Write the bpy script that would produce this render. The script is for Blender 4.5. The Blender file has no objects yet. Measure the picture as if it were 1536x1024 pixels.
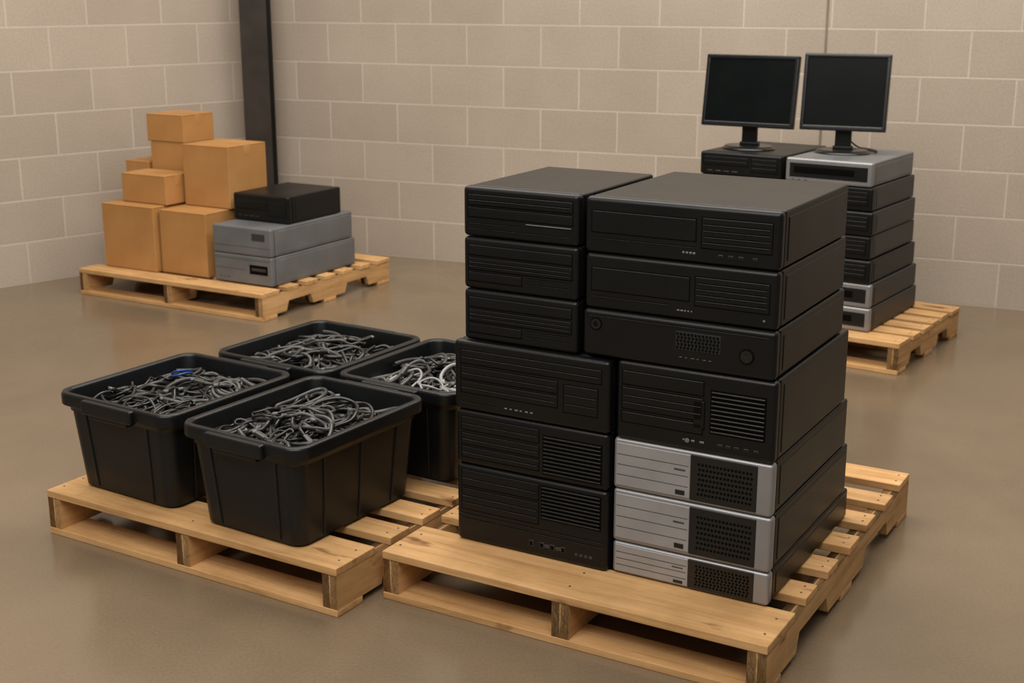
import bpy, bmesh, math, random
from mathutils import Vector, Matrix
random.seed(7)
R = math.radians
scene = bpy.context.scene
scene.view_settings.view_transform = 'Standard'
scene.view_settings.look = 'None'

# ------------------------------------------------------------------ materials
def srgb(r, g, b):
    f = lambda c: (c/255/12.92) if c/255 <= 0.04045 else ((c/255+0.055)/1.055)**2.4
    return (f(r), f(g), f(b), 1)

def newmat(name):
    m = bpy.data.materials.new(name); m.use_nodes = True
    nt = m.node_tree
    b = nt.nodes['Principled BSDF']
    return m, nt, b

def N(nt, t, **kw):
    n = nt.nodes.new(t)
    for k, v in kw.items():
        if k in n.inputs: n.inputs[k].default_value = v
        else: setattr(n, k, v)
    return n

def ramp(nt, stops):
    r = nt.nodes.new('ShaderNodeValToRGB')
    e = r.color_ramp.elements
    while len(e) < len(stops): e.new(0.5)
    for i, (p, c) in enumerate(stops):
        e[i].position = p; e[i].color = c
    return r

def mix(nt, fac, a, b, blend='MIX'):
    n = nt.nodes.new('ShaderNodeMix'); n.data_type = 'RGBA'; n.blend_type = blend
    for s, v in ((n.inputs[0], fac), (n.inputs[6], a), (n.inputs[7], b)):
        if hasattr(v, 'is_linked') or hasattr(v, 'links'): nt.links.new(v, s)
        else: s.default_value = v
    return n.outputs[2]

def plain(name, col, rough=0.5, metal=0.0, var=0.15, bump=0.1, bscale=400, spec=0.5):
    m, nt, b = newmat(name)
    tc = N(nt, 'ShaderNodeTexCoord')
    n1 = N(nt, 'ShaderNodeTexNoise', Scale=6.0, Detail=5.0)
    nt.links.new(tc.outputs['Object'], n1.inputs['Vector'])
    lo = tuple(c*(1-var) for c in col[:3])+(1,); hi = tuple(min(1, c*(1+var)) for c in col[:3])+(1,)
    r = ramp(nt, [(0.3, lo), (0.7, hi)])
    nt.links.new(n1.outputs['Fac'], r.inputs['Fac'])
    nt.links.new(r.outputs['Color'], b.inputs['Base Color'])
    rr = N(nt, 'ShaderNodeMapRange'); rr.inputs['To Min'].default_value = rough*0.85; rr.inputs['To Max'].default_value = min(1, rough*1.15)
    nt.links.new(n1.outputs['Fac'], rr.inputs['Value']); nt.links.new(rr.outputs['Result'], b.inputs['Roughness'])
    b.inputs['Metallic'].default_value = metal
    b.inputs['Specular IOR Level'].default_value = spec
    if bump > 0:
        n2 = N(nt, 'ShaderNodeTexNoise', Scale=float(bscale), Detail=2.0)
        nt.links.new(tc.outputs['Object'], n2.inputs['Vector'])
        bp = N(nt, 'ShaderNodeBump', Strength=bump, Distance=0.001)
        nt.links.new(n2.outputs['Fac'], bp.inputs['Height']); nt.links.new(bp.outputs['Normal'], b.inputs['Normal'])
    return m

def wood(name, along_x=True):
    m, nt, b = newmat(name)
    tc = N(nt, 'ShaderNodeTexCoord')
    at = N(nt, 'ShaderNodeAttribute'); at.attribute_name = 'rnd'
    ofs = N(nt, 'ShaderNodeVectorMath', operation='MULTIPLY_ADD')
    cmb = N(nt, 'ShaderNodeCombineXYZ')
    for i in range(3): nt.links.new(at.outputs['Fac'], cmb.inputs[i])
    nt.links.new(cmb.outputs[0], ofs.inputs[0]); ofs.inputs[1].default_value = (7.3, 5.1, 3.7)
    nt.links.new(tc.outputs['Object'], ofs.inputs[2])
    mp = N(nt, 'ShaderNodeMapping')
    mp.inputs['Scale'].default_value = (1.4, 22, 22) if along_x else (22, 1.4, 22)
    nt.links.new(ofs.outputs[0], mp.inputs['Vector'])
    n1 = N(nt, 'ShaderNodeTexNoise', Scale=1.6, Detail=7.0, Roughness=0.6, Distortion=0.6)
    nt.links.new(mp.outputs[0], n1.inputs['Vector'])
    r = ramp(nt, [(0.25, srgb(168, 124, 76)), (0.42, srgb(202, 157, 104)), (0.6, srgb(217, 172, 118)), (0.8, srgb(228, 188, 137))])
    nt.links.new(n1.outputs['Fac'], r.inputs['Fac'])
    # knots
    mp2 = N(nt, 'ShaderNodeMapping'); mp2.inputs['Scale'].default_value = (5, 13, 13) if along_x else (13, 5, 13)
    nt.links.new(ofs.outputs[0], mp2.inputs['Vector'])
    n2 = N(nt, 'ShaderNodeTexNoise', Scale=1.0, Detail=3.0)
    nt.links.new(mp2.outputs[0], n2.inputs['Vector'])
    r2 = ramp(nt, [(0.66, (0, 0, 0, 1)), (0.74, (1, 1, 1, 1))])
    nt.links.new(n2.outputs['Fac'], r2.inputs['Fac'])
    c1 = mix(nt, r2.outputs['Color'], r.outputs['Color'], srgb(132, 90, 50))
    # grime
    n3 = N(nt, 'ShaderNodeTexNoise', Scale=4.5, Detail=8.0, Roughness=0.7); nt.links.new(ofs.outputs[0], n3.inputs['Vector'])
    r3 = ramp(nt, [(0.35, (0.82, 0.8, 0.76, 1)), (0.6, (1, 1, 1, 1))]); nt.links.new(n3.outputs['Fac'], r3.inputs['Fac'])
    c1 = mix(nt, 1.0, c1, r3.outputs['Color'], 'MULTIPLY')
    mr = N(nt, 'ShaderNodeMapRange'); mr.inputs['To Min'].default_value = 0.84; mr.inputs['To Max'].default_value = 1.1
    nt.links.new(at.outputs['Fac'], mr.inputs['Value'])
    hs = N(nt, 'ShaderNodeHueSaturation'); nt.links.new(mr.outputs[0], hs.inputs['Value']); nt.links.new(c1, hs.inputs['Color'])
    nt.links.new(hs.outputs[0], b.inputs['Base Color'])
    b.inputs['Roughness'].default_value = 0.72
    b.inputs['Specular IOR Level'].default_value = 0.3
    bp = N(nt, 'ShaderNodeBump', Strength=0.3, Distance=0.002)
    nt.links.new(n1.outputs['Fac'], bp.inputs['Height']); nt.links.new(bp.outputs['Normal'], b.inputs['Normal'])
    return m

def cardboard():
    m, nt, b = newmat('cardboard')
    tc = N(nt, 'ShaderNodeTexCoord')
    n1 = N(nt, 'ShaderNodeTexNoise', Scale=5.0, Detail=6.0)
    nt.links.new(tc.outputs['Object'], n1.inputs['Vector'])
    r = ramp(nt, [(0.3, srgb(170, 123, 71)), (0.7, srgb(185, 137, 83))])
    nt.links.new(n1.outputs['Fac'], r.inputs['Fac']); nt.links.new(r.outputs[0], b.inputs['Base Color'])
    b.inputs['Roughness'].default_value = 0.85
    b.inputs['Specular IOR Level'].default_value = 0.2
    w = N(nt, 'ShaderNodeTexWave', Scale=60.0, Distortion=0.4); nt.links.new(tc.outputs['Object'], w.inputs['Vector'])
    bp = N(nt, 'ShaderNodeBump', Strength=0.08, Distance=0.001)
    nt.links.new(w.outputs['Fac'], bp.inputs['Height']); nt.links.new(bp.outputs['Normal'], b.inputs['Normal'])
    return m

def block_wall():
    m, nt, b = newmat('painted_block')
    tc = N(nt, 'ShaderNodeTexCoord')
    sp = N(nt, 'ShaderNodeSeparateXYZ'); nt.links.new(tc.outputs['Object'], sp.inputs[0])
    cb = N(nt, 'ShaderNodeCombineXYZ'); nt.links.new(sp.outputs['X'], cb.inputs[0]); nt.links.new(sp.outputs['Z'], cb.inputs[1])
    br = N(nt, 'ShaderNodeTexBrick')
    br.offset = 0.5
    br.inputs['Scale'].default_value = 1.0
    br.inputs['Brick Width'].default_value = 0.46
    br.inputs['Row Height'].default_value = 0.232
    br.inputs['Mortar Size'].default_value = 0.006
    br.inputs['Mortar Smooth'].default_value = 0.6
    br.inputs['Bias'].default_value = 0.0
    br.inputs['Color1'].default_value = srgb(174, 161, 146)
    br.inputs['Color2'].default_value = srgb(184, 171, 156)
    br.inputs['Mortar'].default_value = srgb(201, 190, 176)
    nt.links.new(cb.outputs[0], br.inputs['Vector'])
    n1 = N(nt, 'ShaderNodeTexNoise', Scale=1.1, Detail=8.0, Roughness=0.6); nt.links.new(tc.outputs['Object'], n1.inputs['Vector'])
    r1 = ramp(nt, [(0.3, (0.87, 0.86, 0.84, 1)), (0.7, (1.04, 1.035, 1.03, 1))]); nt.links.new(n1.outputs['Fac'], r1.inputs['Fac'])
    c = mix(nt, 1.0, br.outputs['Color'], r1.outputs['Color'], 'MULTIPLY')
    n2 = N(nt, 'ShaderNodeTexNoise', Scale=90.0, Detail=4.0); nt.links.new(tc.outputs['Object'], n2.inputs['Vector'])
    r2 = ramp(nt, [(0.35, (0.92, 0.92, 0.92, 1)), (0.65, (1.04, 1.04, 1.04, 1))]); nt.links.new(n2.outputs['Fac'], r2.inputs['Fac'])
    c = mix(nt, 1.0, c, r2.outputs['Color'], 'MULTIPLY')
    nt.links.new(c, b.inputs['Base Color'])
    b.inputs['Roughness'].default_value = 0.75
    sub = N(nt, 'ShaderNodeMath', operation='MULTIPLY_ADD'); sub.inputs[1].default_value = -1.0
    nt.links.new(br.outputs['Fac'], sub.inputs[0])
    sc = N(nt, 'ShaderNodeMath', operation='MULTIPLY'); sc.inputs[1].default_value = 0.5
    nt.links.new(n2.outputs['Fac'], sc.inputs[0]); nt.links.new(sc.outputs[0], sub.inputs[2])
    bp = N(nt, 'ShaderNodeBump', Strength=0.3, Distance=0.003)
    nt.links.new(sub.outputs[0], bp.inputs['Height']); nt.links.new(bp.outputs['Normal'], b.inputs['Normal'])
    return m

def concrete():
    m, nt, b = newmat('polished_concrete')
    tc = N(nt, 'ShaderNodeTexCoord')
    n1 = N(nt, 'ShaderNodeTexNoise', Scale=0.9, Detail=9.0, Roughness=0.6, Distortion=0.3); nt.links.new(tc.outputs['Object'], n1.inputs['Vector'])
    r1 = ramp(nt, [(0.3, srgb(109, 94, 75)), (0.5, srgb(119, 103, 83)), (0.72, srgb(129, 113, 92))])
    nt.links.new(n1.outputs['Fac'], r1.inputs['Fac'])
    n2 = N(nt, 'ShaderNodeTexNoise', Scale=120.0, Detail=4.0); nt.links.new(tc.outputs['Object'], n2.inputs['Vector'])
    r2 = ramp(nt, [(0.3, (0.9, 0.9, 0.9, 1)), (0.7, (1.06, 1.06, 1.06, 1))]); nt.links.new(n2.outputs['Fac'], r2.inputs['Fac'])
    c = mix(nt, 1.0, r1.outputs['Color'], r2.outputs['Color'], 'MULTIPLY')
    nt.links.new(c, b.inputs['Base Color'])
    rr = N(nt, 'ShaderNodeMapRange'); rr.inputs['To Min'].default_value = 0.10; rr.inputs['To Max'].default_value = 0.30
    nt.links.new(n1.outputs['Fac'], rr.inputs['Value']); nt.links.new(rr.outputs[0], b.inputs['Roughness'])
    b.inputs['Specular IOR Level'].default_value = 0.6
    bp = N(nt, 'ShaderNodeBump', Strength=0.03, Distance=0.002)
    nt.links.new(n2.outputs['Fac'], bp.inputs['Height']); nt.links.new(bp.outputs['Normal'], b.inputs['Normal'])
    return m

M = {
 'blk': plain('black_plastic', (0.0045, 0.0048, 0.0048, 1), 0.36, bump=0.15, bscale=700, spec=.32),
 'blk2': plain('black_plastic_satin', (0.007, 0.0075, 0.0075, 1), 0.26, bump=0.05, spec=.55),
 'body': plain('black_painted_steel', (0.0045, 0.005, 0.005, 1), 0.38, bump=0.12, bscale=600, spec=.3),
 'line': plain('groove_black', (0.0008, 0.0008, 0.0008, 1), 0.8, bump=0, spec=.1),
 'plate': plain('perforated_plate', (0.013, 0.0135, 0.014, 1), 0.45, bump=0),
 'mark': plain('mark_grey', (0.12, 0.12, 0.12, 1), 0.4, bump=0),
 'dim': plain('mark_dark_grey', (0.03, 0.03, 0.03, 1), 0.4, bump=0),
 'silver': plain('silver_plastic', (0.28, 0.28, 0.285, 1), 0.34, metal=0.45, var=0.08, bump=0.04),
 'silver2': plain('silver_panel', (0.33, 0.33, 0.335, 1), 0.38, metal=0.35, var=0.14, bump=0.04),
 'grey': plain('grey_painted_steel', (0.15, 0.155, 0.16, 1), 0.45, metal=0.2, var=0.15, bump=0.06),
 'dgrey': plain('dark_grey_steel', (0.024, 0.026, 0.028, 1), 0.45, metal=0.1, bump=0.06),
 'bin': plain('bin_plastic', (0.005, 0.006, 0.0065, 1), 0.38, bump=0.35, bscale=260, spec=.38),
 'screen': plain('screen_glass', (0.003, 0.0045, 0.0045, 1), 0.3, bump=0, spec=.12),
 'steel': plain('painted_column_steel', (0.014, 0.0115, 0.0095, 1), 0.55, var=0.3, spec=.3),
 'steel_lit': plain('column_steel_lit', (0.034, 0.027, 0.021, 1), 0.55, var=0.3, spec=.3),  # lighter copy of the column steel, lit front flange put into the colour
 'tape': plain('packing_tape', srgb(180, 132, 78), 0.45, bump=0),
 'seam': plain('cardboard_seam', srgb(96, 62, 30), 0.9, bump=0),
 'nail': plain('nail_head', (0.14, 0.11, 0.08, 1), 0.5, metal=0.6, bump=0),
 'caulk': plain('joint_sealant', srgb(128, 116, 101), 0.8),
 'woodx': wood('pine_board', True), 'woody': wood('pine_stringer', False),
 'card': cardboard(), 'wall': block_wall(), 'floor': concrete(),
 'cab_d': plain('cable_black', (0.010, 0.010, 0.010, 1), 0.28, bump=0),
 'cab_g': plain('cable_grey', (0.048, 0.047, 0.045, 1), 0.32, bump=0),
 'cab_w': plain('cable_light', (0.28, 0.28, 0.27, 1), 0.35, bump=0),
 'cab_b': plain('cable_blue', (0.010, 0.06, 0.24, 1), 0.35, bump=0),
}

# ------------------------------------------------------------------ mesh builder
class MB:
    def __init__(s): s.v=[]; s.f=[]; s.m=[]; s.r=[]; s.s=[]; s.mats=[]
    def mi(s, k):
        if k not in s.mats: s.mats.append(k)
        return s.mats.index(k)
    def add_bm(s, bm, mat, smooth=False, rnd=None):
        o=len(s.v); bm.verts.index_update()
        s.v += [v.co.copy() for v in bm.verts]
        r = random.random() if rnd is None else rnd
        k = s.mi(mat)
        for f in bm.faces:
            s.f.append([o+v.index for v in f.verts]); s.m.append(k); s.r.append(r); s.s.append(smooth)
        bm.free()
    def box(s, x0,x1,y0,y1,z0,z1, mat, bev=0.0, seg=2, mtx=None, rnd=None):
        bm=bmesh.new(); bmesh.ops.create_cube(bm,size=1.0)
        for v in bm.verts:
            v.co=Vector(((x0+x1)/2+v.co.x*(x1-x0),(y0+y1)/2+v.co.y*(y1-y0),(z0+z1)/2+v.co.z*(z1-z0)))
        if bev>0:
            bev=min(bev,abs(x1-x0)*.45,abs(y1-y0)*.45,abs(z1-z0)*.45)
            bmesh.ops.bevel(bm,geom=list(bm.edges),offset=bev,segments=seg,profile=0.5,affect='EDGES')
        if mtx: bm.transform(mtx)
        s.add_bm(bm,mat,bev>0,rnd)
    def cyl(s, p, r, depth, axis, mat, n=16, r2=None, bev=0):
        bm=bmesh.new(); bmesh.ops.create_cone(bm,cap_ends=True,segments=n,radius1=r,radius2=r if r2 is None else r2,depth=depth)
        q = {'x':Matrix.Rotation(R(90),4,'Y'),'y':Matrix.Rotation(R(90),4,'X'),'z':Matrix.Identity(4)}[axis]
        bm.transform(Matrix.Translation(p)@q)
        s.add_bm(bm,mat,False)
    def prism(s, pts, x0, x1, mat, rnd=None):
        bm=bmesh.new()
        a=[bm.verts.new((x0,y,z)) for y,z in pts]; b=[bm.verts.new((x1,y,z)) for y,z in pts]
        n=len(pts)
        for i in range(n): bm.faces.new((a[i],a[(i+1)%n],b[(i+1)%n],b[i]))
        bm.faces.new(a[::-1]); bm.faces.new(b)
        bmesh.ops.recalc_face_normals(bm,faces=bm.faces)
        s.add_bm(bm,mat,False,rnd)
    def obj(s, name, parent=None, bevel=0):
        me=bpy.data.meshes.new(name); me.from_pydata([tuple(v) for v in s.v],[],s.f)
        for k in s.mats: me.materials.append(M[k])
        me.polygons.foreach_set('material_index',s.m); me.polygons.foreach_set('use_smooth',s.s)
        a=me.attributes.new('rnd','FLOAT','FACE'); a.data.foreach_set('value',s.r)
        me.update(); me.validate()
        o=bpy.data.objects.new(name,me); scene.collection.objects.link(o)
        if parent: o.parent=parent
        if bevel:
            b=o.modifiers.new('bev','BEVEL'); b.width=bevel; b.segments=2; b.limit_method='ANGLE'; b.angle_limit=R(50)
        if any(s.s):
            w=o.modifiers.new('wn','WEIGHTED_NORMAL'); w.keep_sharp=False; w.weight=80
        return o

class Frame:
    def __init__(s,x,y,deg): s.o=Vector((x,y,0)); s.a=R(deg); s.u=Vector((math.cos(s.a),math.sin(s.a),0)); s.v=Vector((-math.sin(s.a),math.cos(s.a),0))
    def p(s,u,v,z=0): return s.o+s.u*u+s.v*v+Vector((0,0,z))
    def put(s,o,u,v,z=0,extra=0):
        o.location=s.p(u,v,z); o.rotation_euler=(0,0,s.a+R(extra)); return o

# ------------------------------------------------------------------ pallet
PH=0.14
def pallet(W,D,nb=7,fb=.135,bw=.092):
    mb=MB()
    t=0.024; sw=0.05
    rest=nb-2
    gap=(D-fb-.12-rest*bw)/(rest+1)
    y=0
    for i in range(nb):
        w=fb if i==0 else (.12 if i==nb-1 else bw)
        j=random.uniform(-.004,.004)
        mb.box(j if i else 0,W+(random.uniform(-.004,.004) if i else 0),y,y+w,PH-t,PH-random.uniform(0,.0015),'woodx',0.003,2)
        for x in (sw/2,W/2,W-sw/2):
            for yy in (y+w*.28,y+w*.72):
                mb.cyl((x+random.uniform(-.006,.006),yy,PH-.0008),0.0032,0.002,'z','nail',8)
        y+=w+gap
    zb=0.02; zt=PH-t
    for x in (0.0,W/2-sw/2,W-sw):
        nw=D*0.2; n1=D*0.17; n2=D*0.62; nh=0.05
        pts=[(0.002,zb),(n1,zb),(n1+.02,zb+nh),(n1+nw-.02,zb+nh),(n1+nw,zb),(n2,zb),(n2+.02,zb+nh),(n2+nw-.02,zb+nh),(n2+nw,zb),(D-.002,zb),(D-.002,zt),(0.002,zt)]
        mb.prism(pts,x+.001,x+sw-.001,'woody')
    for y0,w in ((0,0.11),(D/2-.05,0.1),(D-.11,.11)):
        mb.box(0,W,y0,y0+w,0,zb,'woodx',0.002,1)
    return mb.obj('wooden_pallet')

# ------------------------------------------------------------------ desktop computers
def pc(w,d,h,style,body='body',bez='blk'):
    """front faces -y at y=0; x 0..w; z 0..h"""
    mb=MB()
    h=h-0.0012
    bd=.034
    mb.box(.003,w-.003,bd+.002,d,.001,h-.001,body,.007,3)
    mb.box(w-.006,w-.0012,.06,d-.02,.014,h-.018,body,.0018,1)
    mb.box(.0012,.006,.06,d-.02,.014,h-.018,body,.0018,1)
    mb.box(.006,w-.006,bd-.002,bd+.004,.005,h-.005,'line')
    big = bez=='blk'
    mb.box(0,w,0,bd,0,h,bez,.012 if big else .010,4)
    mb.box(w*.08,w*.4,d-.001,d+.0015,h*.2,h*.8,'line')
    mb.cyl((w*.24,d+.0015,h*.5),min(h*.28,.045),.003,'y','dim',20)
    mb.box(w*.5,w*.9,d-.001,d+.001,h*.25,h*.6,'dim')
    def P(a,b,c,e,mat,dep=.0015,bev=.0008):
        mb.box(a*w,b*w,-dep,.004,(1-e)*h,(1-c)*h,mat,bev,1)
    def L(a,b,c,mat='line',th=.0016,dep=.0006):
        mb.box(a*w,b*w,-dep,.004,(1-c)*h-th/2,(1-c)*h+th/2,mat)
        if mat=='line': mb.box(a*w,b*w,-dep-.0012,.004,(1-c)*h-th/2-.0016,(1-c)*h-th/2,'blk2',.0006,1)
    def bay(a,b,c,e,lines=0,mat=None,dep=.0025):
        mb.box(a*w-.002,b*w+.002,-.0005,.004,(1-e)*h-.002,(1-c)*h+.002,'line')
        P(a,b,c,e,mat or bez,dep,.0022)
        for i in range(lines):
            z=c+(e-c)*(i+1)/(lines+1)
            mb.box(a*w+.004,b*w-.004,-dep-.0004,.004,(1-z)*h-.001,(1-z)*h+.001,'line')
            mb.box(a*w+.004,b*w-.004,-dep-.002,.004,(1-z)*h-.0034,(1-z)*h-.001,'blk2',.0009,1)
    def slats(a,b,c,e,n):
        mb.box(a*w-.002,b*w+.002,-.0008,.004,(1-e)*h,(1-c)*h,'line')
        for i in range(n):
            z=c+(e-c)*(i+.5)/n; th=(e-c)*h/n*.42
            mb.box(a*w+.001,b*w-.001,-.0045,.002,(1-z)*h-th/2,(1-z)*h+th/2,'blk2',.0013,1)
    def holes(a,b,c,e,nx,nz,plate='plate'):
        P(a,b,c,e,plate,.0012,.0008)
        for i in range(nx):
            for j in range(nz):
                x=(a+(b-a)*(i+.6+.25*(j%2))/(nx+.4))*w; z=(1-(c+(e-c)*(j+.7)/(nz+.4)))*h
                r=min((b-a)*w/nx,(e-c)*h/nz)*.36
                bm=bmesh.new(); bmesh.ops.create_circle(bm,cap_ends=True,segments=8,radius=r)
                bm.transform(Matrix.Translation((x,-.0032,z))@Matrix.Rotation(R(90),4,'X')); mb.add_bm(bm,'line')
    def disc(a,c,r,mat='dim'):
        mb.cyl((a*w,-.0008,(1-c)*h),r*1.25,.002,'y','line',20)
        mb.cyl((a*w,-.0016,(1-c)*h),r,.003,'y',mat,20)
    def marks(a,b,c,n,mat='mark',hh=.004,seedv=1):
        rg=random.Random(seedv+n)
        for i in range(n):
            x=(a+(b-a)*i/n)*w; ww=(b-a)*w/n*rg.uniform(.35,.75)
            mb.box(x,x+ww,-.0008,.003,(1-c)*h-hh/2,(1-c)*h+hh/2,mat)
    def port(a,c,ww=.014,hh=.007):
        x=a*w; z=(1-c)*h
        mb.box(x,x+ww,-.0014,.003,z-hh/2,z+hh/2,'dim',.0008,1); mb.box(x+.002,x+ww-.002,-.0018,.003,z-hh/2+.002,z+hh/2-.002,'line')
    if style=='slim':
        bay(.05,.95,.15,.34,0); bay(.05,.95,.39,.62,2)
        bay(.05,.52,.67,.84,0); L(.56,.94,.68); L(.56,.94,.79)
    elif style=='slim_strip':
        bay(.05,.95,.15,.36,1); bay(.05,.95,.41,.6,0)
        L(.56,.94,.66,'mark',.0026,.0028); L(.06,.5,.72); L(.06,.94,.83)  # pale line is a silver strip on the bezel
    elif style=='wide':
        bay(.04,.585,.24,.62,0); bay(.615,.96,.2,.72,4)
        L(.05,.58,.33); L(.04,.58,.72)
        marks(.52,.59,.83,4,'mark',.005)
        for a in (.7,.75,.8,.87): port(a,.83,.012,.006)
    elif style=='wide2':
        bay(.04,.56,.25,.66,0); bay(.59,.96,.22,.72,4); L(.05,.55,.34)
        marks(.5,.59,.84,5,'mark',.004); disc(.94,.84,.003,'mark'); L(.04,.46,.76)
    elif style=='grille':
        disc(.075,.3,.013,'blk2'); disc(.075,.3,.007,'blk'); holes(.5,.73,.22,.6,12,5); disc(.86,.56,.015,'blk2'); disc(.86,.56,.008,'dim'); L(.03,.97,.12)
        marks(.52,.7,.76,6,'dim',.003)
    elif style=='vent':
        bay(.04,.56,.12,.29,0); bay(.04,.56,.33,.6,2); bay(.04,.56,.64,.77,0); bay(.5,.57,.36,.7,0)
        slats(.61,.94,.2,.74,10); marks(.44,.6,.87,3,'mark',.005); disc(.47,.87,.006,'mark')
        for a in (.66,.71,.76,.82,.88): port(a,.87,.012,.006)
    elif style=='bays':
        bay(.05,.95,.13,.32,1); bay(.05,.68,.37,.54,1); bay(.05,.68,.58,.74,1); bay(.72,.93,.40,.78,2)
        marks(.34,.54,.88,6,'mark',.004); marks(.76,.84,.55,2,'mark',.007); L(.05,.3,.88)
    elif style=='ventl':
        bay(.04,.56,.12,.36,1); bay(.04,.56,.42,.62,1); bay(.04,.56,.67,.86,1)
        slats(.59,.96,.2,.9,10); marks(.44,.52,.5,2,'dim',.006)
    elif style=='tall':
        bay(.04,.56,.07,.27,1); bay(.04,.56,.31,.58,2)
        slats(.58,.96,.07,.5,9); L(.02,.98,.64); L(.02,.98,.70)
        marks(.45,.52,.22,2,'dim',.007)
        for a in (.5,.57,.64,.71): port(a,.84,.013,.016)
        marks(.6,.75,.84,2,'dim',.01); marks(.8,.92,.86,4,'dim',.008)
    elif style=='silver':
        P(.02,.5,.08,.92,'silver2',.003,.002); P(.5,.91,.06,.94,'blk2',.0025,.002)
        for z in (.3,.5,.7): mb.box(.03*w,.49*w,-.0034,.002,(1-z)*h-.0008,(1-z)*h+.0008,'dim')
        mb.box(.41*w,.47*w,-.0045,.002,.13*h,.22*h,'blk2',.0008,1)
        mb.box(.4*w,.47*w,-.0040,.002,.60*h,.63*h,'dim')
        holes(.54,.89,.16,.86,15,7,'plate')
    elif style=='back_silver':
        P(.05,.95,.2,.8,'blk2',.001,.001); P(.1,.8,.34,.62,'line',.002,.001); marks(.08,.3,.9,3,'dim',.004)
    elif style=='back_dark':
        bay(.05,.6,.2,.55,1); bay(.64,.95,.2,.75,2); marks(.1,.5,.82,4,'dim',.004)
    elif style=='grey':
        P(.62,.93,.3,.62,'line',.0015,.001); P(.66,.9,.4,.5,'dim',.003,.001); L(.03,.97,.14,'dim'); L(.03,.55,.5,'dim'); marks(.1,.3,.8,3,'dim',.004)
    elif style=='grey2':
        P(.68,.9,.2,.45,'dim',.0015,.001); marks(.7,.88,.32,3,'mark',.01); L(.03,.97,.7,'dim')
    return mb.obj('desktop_computer')

# ------------------------------------------------------------------ storage bin
def rrect(w,d,r,z,n=6):
    pts=[]
    for cx,cy,a0 in ((w/2-r,d/2-r,0),(-w/2+r,d/2-r,90),(-w/2+r,-d/2+r,180),(w/2-r,-d/2+r,270)):
        for i in range(n+1):
            a=R(a0+90*i/n); pts.append((cx+r*math.cos(a),cy+r*math.sin(a),z))
    return pts
BH=0.30
def storage_bin(w,d):
    bw,bd=w-.085,d-.085
    def lerp(z): k=z/BH; return bw+(w-.035-bw)*k, bd+(d-.035-bd)*k
    loops=[]
    def L(dw,z,r=.04):
        a,b=lerp(z); loops.append(rrect(a+dw,b+dw,r,z))
    L(-.02,0,.03); L(0,.008,.04)
    L(0,.24,.045)
    L(.008,.243,.045); L(.008,.262,.045)
    loops.append(rrect(w-.004,d-.004,.05,.262)); loops.append(rrect(w,d,.05,.265)); loops.append(rrect(w,d,.05,.292)); loops.append(rrect(w-.008,d-.008,.048,BH))
    loops.append(rrect(w-.034,d-.034,.04,BH)); loops.append(rrect(w-.042,d-.042,.038,BH-.008))
    a,b=lerp(.24); loops.append(rrect(a-.012,b-.012,.038,.24))
    a,b=lerp(.01); loops.append(rrect(a-.012,b-.012,.034,.012))
    mb=MB(); bm=bmesh.new(); vv=[[bm.verts.new(p) for p in l] for l in loops]; n=len(vv[0])
    for i in range(len(vv)-1):
        for j in range(n): bm.faces.new((vv[i][j],vv[i][(j+1)%n],vv[i+1][(j+1)%n],vv[i+1][j]))
    bm.faces.new(vv[0][::-1]); bm.faces.new(vv[-1])
    mb.add_bm(bm,'bin',True)
    def rib(side,t,wd,z0=.012,z1=.245):
        a0,b0=lerp(z0); a1,b1=lerp(z1)
        bm=bmesh.new(); bmesh.ops.create_cube(bm,size=1)
        for v in bm.verts:
            top=v.co.z>0; z=z1 if top else z0; A,B=(a1,b1) if top else (a0,b0)
            off=(.004 if v.co.y<0 else -.004)
            tt=t*(A if side in 'fb' else B)/2+v.co.x*wd
            if side=='f': co=(tt,-B/2-off,z)
            elif side=='b': co=(-tt,B/2+off,z)
            elif side=='r': co=(A/2+off,tt,z)
            else: co=(-A/2-off,-tt,z)
            v.co=Vector(co)
        bmesh.ops.bevel(bm,geom=list(bm.edges),offset=.002,segments=1,affect='EDGES')
        mb.add_bm(bm,'bin',True)
    for sd in 'fb':
        for t in (-.6,.6): rib(sd,t,.008)
    for sd in 'lr':
        for t in (-.6,.0,.6): rib(sd,t,.008)
    for s in (-1,1):
        y0,y1=sorted((s*(d/2-.012),s*(d/2+.016)))
        mb.box(-.105,.105,y0,y1,BH-.045,BH-.003,'bin',.007,3)
        y0,y1=sorted((s*(d/2-.02),s*(d/2+.008)))
        mb.box(-.08,.08,y0,y1,BH-.058,BH-.03,'bin',.004,2)
    return mb.obj('storage_bin')

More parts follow.
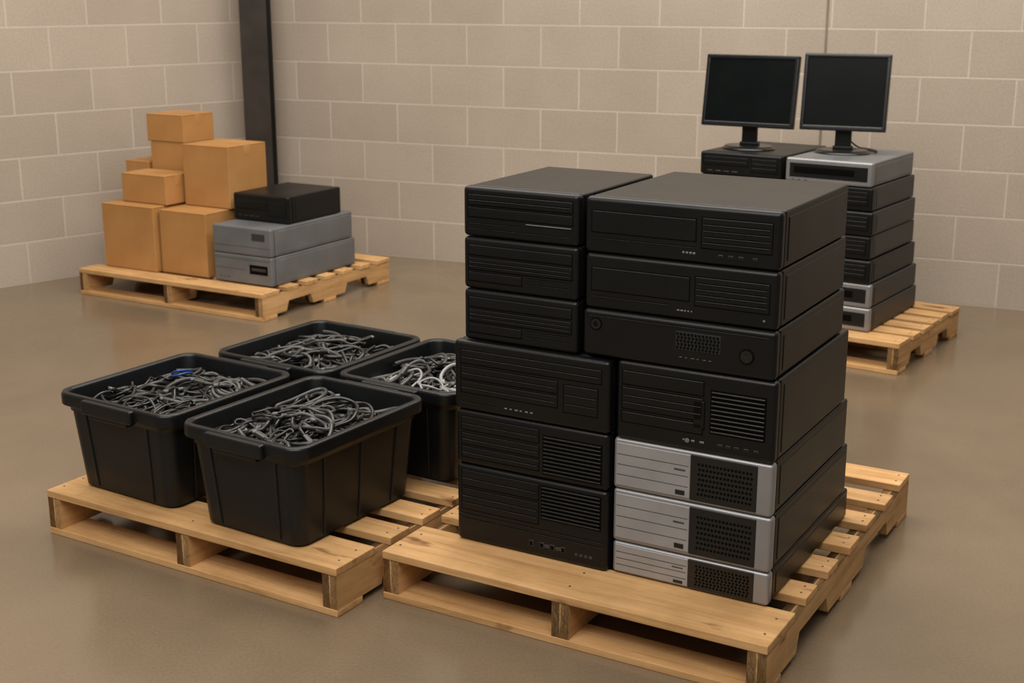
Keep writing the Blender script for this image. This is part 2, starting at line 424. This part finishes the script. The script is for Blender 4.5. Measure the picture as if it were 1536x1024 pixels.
def cable_pile(w,d,seed,wts,blue=False,n=84):
    rg=random.Random(seed)
    root=bpy.data.objects.new('cable_pile',None); scene.collection.objects.link(root)
    cu=bpy.data.curves.new('cables','CURVE'); cu.dimensions='3D'; cu.bevel_depth=1.0; cu.bevel_resolution=2; cu.resolution_u=4
    keys=['cab_d','cab_g','cab_w','cab_b']
    for k in keys: cu.materials.append(M[k])
    iw,idp=w/2-.036,d/2-.036
    mbp=MB()
    def clampp(x,y):
        q=max(abs(x)/iw,abs(y)/idp)
        if q>.97: x*=.97/q; y*=.97/q
        return x,y
    for i in range(n):
        lay=i/n
        zb=.165+.08*lay**.8
        kind=rg.random()
        pts=[]
        cx,cy=rg.uniform(-iw*.8,iw*.8),rg.uniform(-idp*.84,idp*.84)
        if blue and i==n-2: cx,cy,kind=-iw*.45,idp*.45,0
        if kind<.62:
            r0=rg.uniform(.035,.105); asp=rg.uniform(.4,1); ph=rg.uniform(0,6.28); tl=rg.uniform(1.0,2.8); rot=rg.uniform(0,3.14)
            steps=int(tl*9); dx,dy=rg.uniform(-.03,.03),rg.uniform(-.03,.03)
            tilt=rg.uniform(-.35,.35)
            for k in range(steps):
                a=ph+k*6.283/9; rr=r0*(1+.15*math.sin(k*.7+ph))
                x=rr*math.cos(a); y=rr*asp*math.sin(a)
                X=cx+x*math.cos(rot)-y*math.sin(rot)+dx*k/9+rg.uniform(-.006,.006); Y=cy+x*math.sin(rot)+y*math.cos(rot)+dy*k/9+rg.uniform(-.006,.006)
                pts.append((X,Y,zb+tilt*x*.6+rg.uniform(-.012,.014)+.002*k/3))
        else:
            a=rg.uniform(0,6.28); x,y=cx,cy; turn=rg.uniform(-.5,.5)
            for k in range(rg.randint(12,26)):
                x+=.032*math.cos(a); y+=.032*math.sin(a); turn+=rg.uniform(-.3,.3); turn=max(-.8,min(.8,turn)); a+=turn
                if abs(x)>iw*.9 or abs(y)>idp*.9: a=math.atan2(-y,-x)+rg.uniform(-.5,.5)
                pts.append((x,y,zb+rg.uniform(-.014,.022)))
        mound=lambda x,y: .04*max(0,1-(x/iw)**2)*max(0,1-(y/idp)**2)
        sp=cu.splines.new('NURBS'); sp.points.add(len(pts)-1)
        rad=rg.choice([.0036,.0044,.0052,.0060,.0068])
        for k,p in enumerate(pts):
            x,y=clampp(p[0],p[1]); z=p[2]+mound(x,y)*lay+.01
            z=max(.06,min(z,BH-.026 if (abs(x)>iw*.8 or abs(y)>idp*.8) else BH+.014))
            sp.points[k].co=(x,y,z,1); sp.points[k].radius=rad
        sp.order_u=4; sp.use_endpoint_u=True; sp.use_smooth=True
        mi=rg.choices([0,1,2],wts)[0]
        if blue and i in (n-2,): mi=3
        sp.material_index=mi
        if lay>.5:
            e=Vector(sp.points[-1].co[:3]); q=Vector(sp.points[-2].co[:3]); dr=(e-q)
            if dr.length>1e-4 and abs(e.x)<iw*.8 and abs(e.y)<idp*.8:
                mt=Matrix.Translation(e)@dr.normalized().to_track_quat('X','Z').to_matrix().to_4x4()
                mbp.box(-.012,.02,-.009,.009,-.006,.006,keys[mi],.002,1,mt)
                mbp.box(.02,.03,-.007,.007,-.0045,.0045,'mark',0,1,mt)
    co=bpy.data.objects.new('cables',cu); scene.collection.objects.link(co); co.parent=root
    mbp.obj('plugs',root)
    bm=bmesh.new(); G=22; vs=[[None]*(G+1) for _ in range(G+1)]
    for i in range(G+1):
        for j in range(G+1):
            x=(i/G*2-1)*iw*.95; y=(j/G*2-1)*idp*.95
            vs[i][j]=bm.verts.new((x,y,.165+.03*(1-(i/G*2-1)**2)*(1-(j/G*2-1)**2)+rg.uniform(-.012,.012)))
    for i in range(G):
        for j in range(G): bm.faces.new((vs[i][j],vs[i+1][j],vs[i+1][j+1],vs[i][j+1]))
    m2=MB(); m2.add_bm(bm,'cab_d',True); m2.obj('tangle_base',root)
    return root

# ------------------------------------------------------------------ cardboard box
def carton(w,d,h,tape=True):
    mb=MB(); h-=.001
    mb.box(0,w,0,d,0,h,'card',.004,2)
    mb.box(.004,w-.004,d/2-.0012,d/2+.0012,h-.002,h+.0004,'seam')
    mb.box(.002,w-.002,d/2-.024,d/2+.024,h-.002,h+.0007,'tape')
    for x0,x1 in ((-.0007,.003),(w-.003,w+.0007)):
        mb.box(x0,x1,d/2-.024,d/2+.024,h-.055,h-.002,'tape')
        mb.box(x0+.0002,x1-.0002,.006,d-.006,h-.0045,h-.003,'seam')
    mb.box(.006,w-.006,-.0004,.003,h-.005,h-.0038,'seam')
    mb.box(.006,w-.006,-.0004,.003,.004,.0052,'seam')
    return mb.obj('cardboard_box')

# ------------------------------------------------------------------ monitor
def monitor(w,h,tilt=-6,cable=False):
    root=bpy.data.objects.new('computer_monitor',None); scene.collection.objects.link(root)
    mb=MB(); zc=.10
    b=.018
    mt=Matrix.Translation((0,0,zc))@Matrix.Rotation(R(tilt),4,'X')
    mb.box(-w/2,w/2,-.012,.022,0,b+.004,'blk2',.004,2,mt); mb.box(-w/2,w/2,-.012,.022,h-b,h,'blk2',.004,2,mt)
    mb.box(-w/2,-w/2+b,-.012,.022,b*.5,h-b*.5,'blk2',.004,2,mt); mb.box(w/2-b,w/2,-.012,.022,b*.5,h-b*.5,'blk2',.004,2,mt)
    mb.obj('bezel',root)
    ms=MB(); ms.box(-w/2+b*.6,w/2-b*.6,-.006,.015,b*.6,h-b*.6,'screen',0,1,mt); ms.obj('screen',root)
    mk=MB(); mk.box(-w/2+.01,w/2-.01,.012,.04,.012,h-.012,'blk',.012,3,mt); mk.box(-w*.28,w*.28,.035,.065,h*.18,h*.75,'blk',.014,3,mt)
    for i in range(8): mk.box(-w*.2,w*.2,.064,.0665,h*.5+i*.008,h*.5+i*.008+.003,'line',0,1,mt)
    mk.obj('rear_housing',root)
    st=MB(); st.box(-.036,.036,.035,.06,.012,zc+h*.35,'blk',.006,2)
    st.box(-.044,.044,.03,.07,.008,.03,'blk',.006,2)
    bm=bmesh.new(); bmesh.ops.create_cone(bm,cap_ends=True,segments=40,radius1=.125,radius2=.11,depth=.014)
    bm.transform(Matrix.Translation((0,.04,.007))@Matrix.Diagonal((1,.8,1,1))); st.add_bm(bm,'blk2')
    st.obj('stand',root,bevel=.002)
    if cable:
        cu=bpy.data.curves.new('power_cable','CURVE'); cu.dimensions='3D'; cu.bevel_depth=.004; cu.bevel_resolution=2; cu.materials.append(M['cab_d'])
        pts=[(.0,.075,.15),(.0,.12,.06),(.04,.17,.008),(.12,.12,.005),(.155,.05,.005),(.14,.14,.006),(.06,.2,.006)]
        sp=cu.splines.new('NURBS'); sp.points.add(len(pts)-1)
        for i,p in enumerate(pts): sp.points[i].co=(*p,1)
        sp.order_u=4; sp.use_endpoint_u=True
        o=bpy.data.objects.new('power_cable',cu); scene.collection.objects.link(o); o.parent=root
    return root

# ------------------------------------------------------------------ room
def flat(name,x0,x1,y0,y1,z0,z1,mat):
    mb=MB(); mb.box(x0,x1,y0,y1,z0,z1,mat); return mb.obj(name)
fl=flat('floor',-7,9,-3,11,-.1,0,'floor')
CX,CY=-1.53,8.40
HB=4.2
wb=flat('wall_back',0,9.5,0,.2,0,HB,'wall'); wb.location=(CX,CY,0); wb.rotation_euler=(0,0,R(-23))
wl=flat('wall_left',-8,.05,0,.2,0,HB,'wall'); wl.location=(CX,CY,0); wl.rotation_euler=(0,0,R(44))
bf=Frame(CX,CY,-23)
tj=MB(); tj.box(0,.012,-.003,.0,0,HB,'caulk'); tjo=tj.obj('trim_1'); bf.put(tjo,3.42,0)
cl=MB()
cl.box(-.08,.08,-.07,-.057,0,HB,'steel_lit',.002,1); cl.box(-.08,.08,.057,.07,0,HB,'steel',.002,1); cl.box(-.006,.006,-.06,.06,0,HB,'steel')
cl.box(-.11,.11,-.10,.10,0,.02,'steel',.003,1)
for sx in (-1,1):
    for sy in (-1,1): cl.cyl((sx*.095,sy*.085,.028),.012,.018,'z','nail',6)
co=cl.obj('steel_column'); co.location=(-1.525,8.15,0); co.rotation_euler=(0,0,R(-2))

# ------------------------------------------------------------------ front pallet & stack
F1=Frame(-.349,3.312,-30)
F1.put(pallet(1.08,1.30,7,.2),0,0)
def put_pc(F,u0,u1,v,d,z0,z1,style,body='body',bez='blk',extra=0):
    o=pc(u1-u0,d,z1-z0,style,body,bez); F.put(o,u0,v,z0+.0006,extra); return o
put_pc(F1,.130,.583,.172,.50,.14,.36,'tall')
put_pc(F1,.130,.583,.172,.50,.36,.514,'ventl')
put_pc(F1,.128,.585,.168,.50,.514,.705,'bays')
put_pc(F1,.152,.486,.182,.45,.705,.843,'slim')
put_pc(F1,.152,.486,.182,.45,.843,.98,'slim')
put_pc(F1,.152,.486,.182,.45,.98,1.11,'slim_strip')
put_pc(F1,.592,1.012,.188,.67,.14,.228,'silver','body','silver')
put_pc(F1,.592,1.012,.186,.64,.228,.372,'silver','body','silver')
put_pc(F1,.592,1.010,.184,.62,.372,.508,'silver','body','silver')
put_pc(F1,.598,1.010,.180,.59,.508,.712,'vent')
put_pc(F1,.503,1.003,.178,.55,.712,.832,'grille')
put_pc(F1,.505,1.000,.182,.54,.832,.972,'wide2')
put_pc(F1,.503,1.000,.182,.53,.972,1.11,'wide')

# ------------------------------------------------------------------ bins pallet
F2=Frame(-1.40,3.76,-31)
F2.put(pallet(1.10,1.15,7,.17),0,0)
for (x,y,w,d,sd,wt,bl) in ((-.585,3.613,.445,.57,3,(6,5,0),False),(-1.015,3.885,.475,.54,5,(6,5,1.5),True),(-.642,4.330,.485,.53,9,(6,5,0),False),(-.224,4.080,.45,.53,12,(5,4,2.5),False)):
    b=storage_bin(w,d); b.location=(x,y,PH+.0006); b.rotation_euler=(0,0,R(-33))
    c=cable_pile(w,d,sd,wt,bl); c.location=(x,y,PH+.0006); c.rotation_euler=(0,0,R(-33))

# ------------------------------------------------------------------ cartons pallet
F3=Frame(-2.327,7.02,-30)
F3.put(pallet(1.27,1.08,7),0,0)
def box(u0,u1,v0,v1,z0,z1,extra=0):
    F3.put(carton(u1-u0,v1-v0,z1-z0),u0,v0,z0+.0006,extra)
box(.08,.45,.12,.46,.14,.485)
box(.465,.785,.15,.60,.14,.475)
box(.0,.44,.48,.86,.14,.485)
box(.47,.80,.62,.92,.14,.475)
box(.15,.465,.21,.41,.485,.64)
box(-.05,.125,.44,.66,.485,.67)
box(.15,.405,.44,.68,.485,.785)
box(.13,.395,.44,.68,.785,.935)
box(.485,.80,.33,.63,.475,.80)
put_pc(F3,.84,1.22,.14,.70,.14,.29,'grey','grey','grey')
put_pc(F3,.84,1.22,.14,.68,.29,.435,'grey2','grey','grey')
put_pc(F3,.845,1.21,.30,.44,.435,.575,'back_dark')

# ------------------------------------------------------------------ monitor pallet
F4=Frame(.722,6.092,-35)
F4.put(pallet(1.12,.83,6),0,0)
zs=[.14+.1053*i for i in range(8)]
st=[('back_silver','dgrey','silver'),('back_silver','dgrey','silver'),('back_dark','body','blk'),('back_dark','dgrey','blk'),('back_dark','dgrey','blk'),('back_dark','dgrey','blk'),('back_silver','grey','silver')]
off=[.010,.006,-.002,-.010,-.006,-.014,-.020]
for i in range(7):
    s=st[i]
    put_pc(F4,.54+off[i],.935+off[i],.10+.004*(i%2),.62-.015*i,zs[i],zs[i+1],*s)
for i in range(7):
    put_pc(F4,.10,.50,.10,.52,zs[i],zs[i+1],'back_dark','dgrey' if i%2 else 'body','blk')
F4.put(monitor(.44,.325,-9),.250,.26,.878,5)
F4.put(monitor(.378,.338,-8,True),.672,.35,.878,12)

# ------------------------------------------------------------------ lights
def area(name,loc,rot,sx,sy,e,col):
    l=bpy.data.lights.new(name,'AREA'); l.shape='RECTANGLE'; l.size=sx; l.size_y=sy; l.energy=e; l.color=col
    o=bpy.data.objects.new(name,l); scene.collection.objects.link(o); o.location=loc; o.rotation_euler=[R(a) for a in rot]; return o
area('ceiling_light',(0.4,5.2,4.3),(0,0,0),6.0,3.0,280,(1,.94,.865))
area('fill_light_front',(-1.2,0.6,4.2),(30,0,0),5.0,2.5,240,(1,.94,.875))  # added fill lamp from the camera side, brightens the front faces
w=bpy.data.worlds.new('world'); scene.world=w; w.use_nodes=True
bg=w.node_tree.nodes['Background']; bg.inputs[0].default_value=(1,.95,.89,1); bg.inputs[1].default_value=0.17

# ------------------------------------------------------------------ camera
cam=bpy.data.cameras.new('camera'); co=bpy.data.objects.new('camera',cam); scene.collection.objects.link(co)
co.location=(0,0,1.6); co.rotation_euler=(R(90)-math.atan(532/2000),0,0)
cam.sensor_width=36; cam.lens=36*2000/1536
cam.dof.use_dof=True; cam.dof.focus_distance=3.4; cam.dof.aperture_fstop=5.6
scene.camera=co
